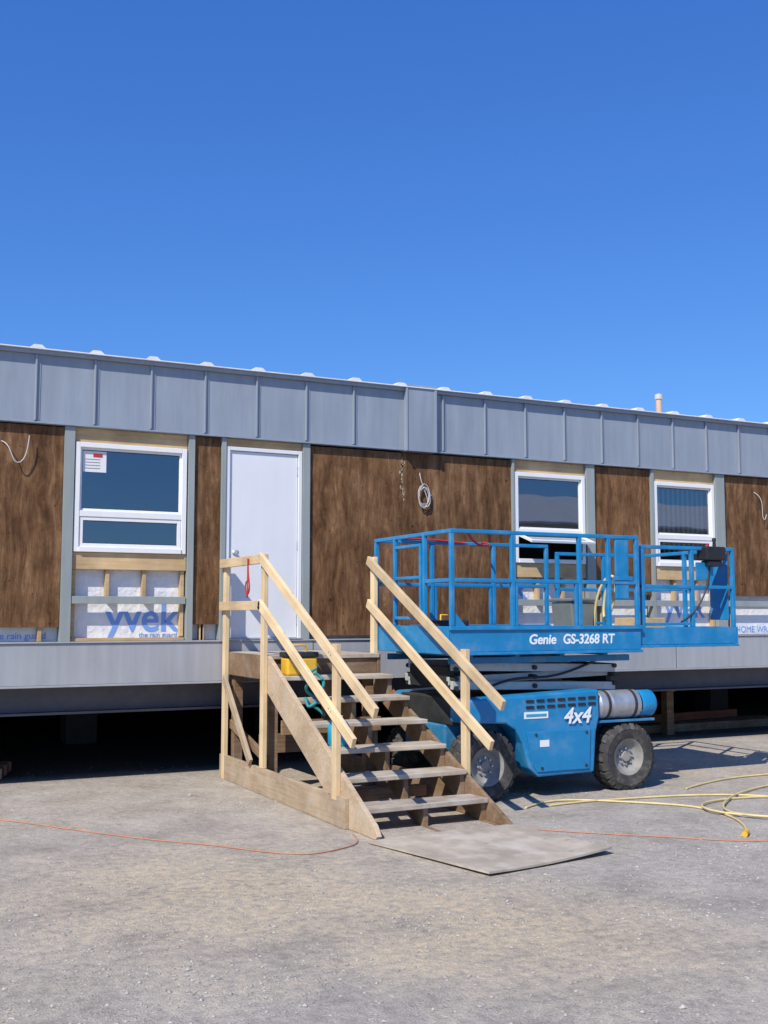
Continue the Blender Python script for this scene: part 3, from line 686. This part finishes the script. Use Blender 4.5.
tubep('yellow_hose',[(7.3,-2.75,z),(7.7,-2.55,z),(8.3,-2.35,z),(9.0,-2.45,z),(9.6,-2.2,z),(10.5,-2.3,z)],.009,'hose')
tubep('yellow_hose',[(6.14,-4.68,.02),(6.24,-4.60,.02)],.022,'yellow')
tubep('extension_cord',[(-1,-.2,.006),(.4,-.9,.006),(1.21,-1.35,.006),(1.55,-1.95,.006),(1.85,-2.4,.006),(2.15,-2.85,.006),(2.5,-3.2,.006),(2.75,-3.62,.006),(3.0,-3.85,.006),(3.3,-3.72,.006),(3.5,-3.62,.006),(3.56,-3.3,.006)],.0045,'orange')
tubep('extension_cord',[(4.85,-3.7,.006),(5.2,-4.1,.006),(5.6,-4.4,.006),(5.9,-4.75,.006),(6.3,-4.95,.006),(7.0,-5.0,.006),(8,-5.2,.006)],.0045,'orange')

# ------------------------------------------------------------------ warehouse across the yard (seen in window reflections)
Wh=empty('warehouse')
box('walls',30,90,-62,-48,0,7.5,'siding',Wh,0)
prismX('gable_roof',[(-63,7.503),(-47.3,7.503),(-47.3,7.65),(-55,10.2),(-63,7.65)],29,91,'roof',Wh,0)
for x in range(32,88,7): box('roller_door',x,x+3.4,-47.99,-47.93,.01,4.6,'band',Wh,0)
for x in range(36,88,7): box('strip_window',x,x+2.2,-47.99,-47.94,5.2,6.2,'dark',Wh,0)

# ------------------------------------------------------------------ light
el,az=45.,55.
sdir=Vector((-math.sin(math.radians(az))*math.cos(math.radians(el)),-math.cos(math.radians(az))*math.cos(math.radians(el)),math.sin(math.radians(el))))
sun=bpy.data.lights.new('sun','SUN'); sun.energy=5.0; sun.angle=math.radians(.5); sun.color=(1,.945,.85)
so=bpy.data.objects.new('sun',sun); so.rotation_euler=sdir.to_track_quat('Z','Y').to_euler(); COL.objects.link(so)
w=bpy.data.worlds.new("World"); SC.world=w; w.use_nodes=True; nt=w.node_tree
bg=nt.nodes["Background"]; sky=nt.nodes.new("ShaderNodeTexSky"); sky.sky_type='NISHITA'; sky.sun_disc=False
sky.sun_elevation=math.radians(el); sky.sun_rotation=math.atan2(sdir.x,sdir.y)%(2*math.pi)
sky.altitude=1200; sky.air_density=1.0; sky.dust_density=.3; sky.ozone_density=2.5
sep=nt.nodes.new("ShaderNodeSeparateColor"); com=nt.nodes.new("ShaderNodeCombineColor"); nt.links.new(sky.outputs[0],sep.inputs[0])
for i,(p,k) in enumerate(((1.0,.52),(.80,.74),(.58,1.15))):
    a=nt.nodes.new("ShaderNodeMath"); a.operation='MULTIPLY'; a.inputs[1].default_value=.11
    b=nt.nodes.new("ShaderNodeMath"); b.operation='POWER'; b.inputs[1].default_value=p
    c=nt.nodes.new("ShaderNodeMath"); c.operation='MULTIPLY'; c.inputs[1].default_value=k/.11
    nt.links.new(sep.outputs[i],a.inputs[0]); nt.links.new(a.outputs[0],b.inputs[0]); nt.links.new(b.outputs[0],c.inputs[0]); nt.links.new(c.outputs[0],com.inputs[i])
nt.links.new(com.outputs[0],bg.inputs[0]); bg.inputs[1].default_value=.11

# ------------------------------------------------------------------ camera
cam=bpy.data.cameras.new('camera'); cam.sensor_fit='VERTICAL'; cam.sensor_height=24; cam.lens=1100/1024*24
cam.clip_start=.05; cam.clip_end=3000
co=bpy.data.objects.new('camera',cam); co.location=(0,-11,1.65); co.rotation_euler=(math.radians(95.35),0,math.radians(-26.4)); COL.objects.link(co)
SC.camera=co
SC.view_settings.view_transform='Standard'; SC.view_settings.look='None'; SC.view_settings.exposure=0
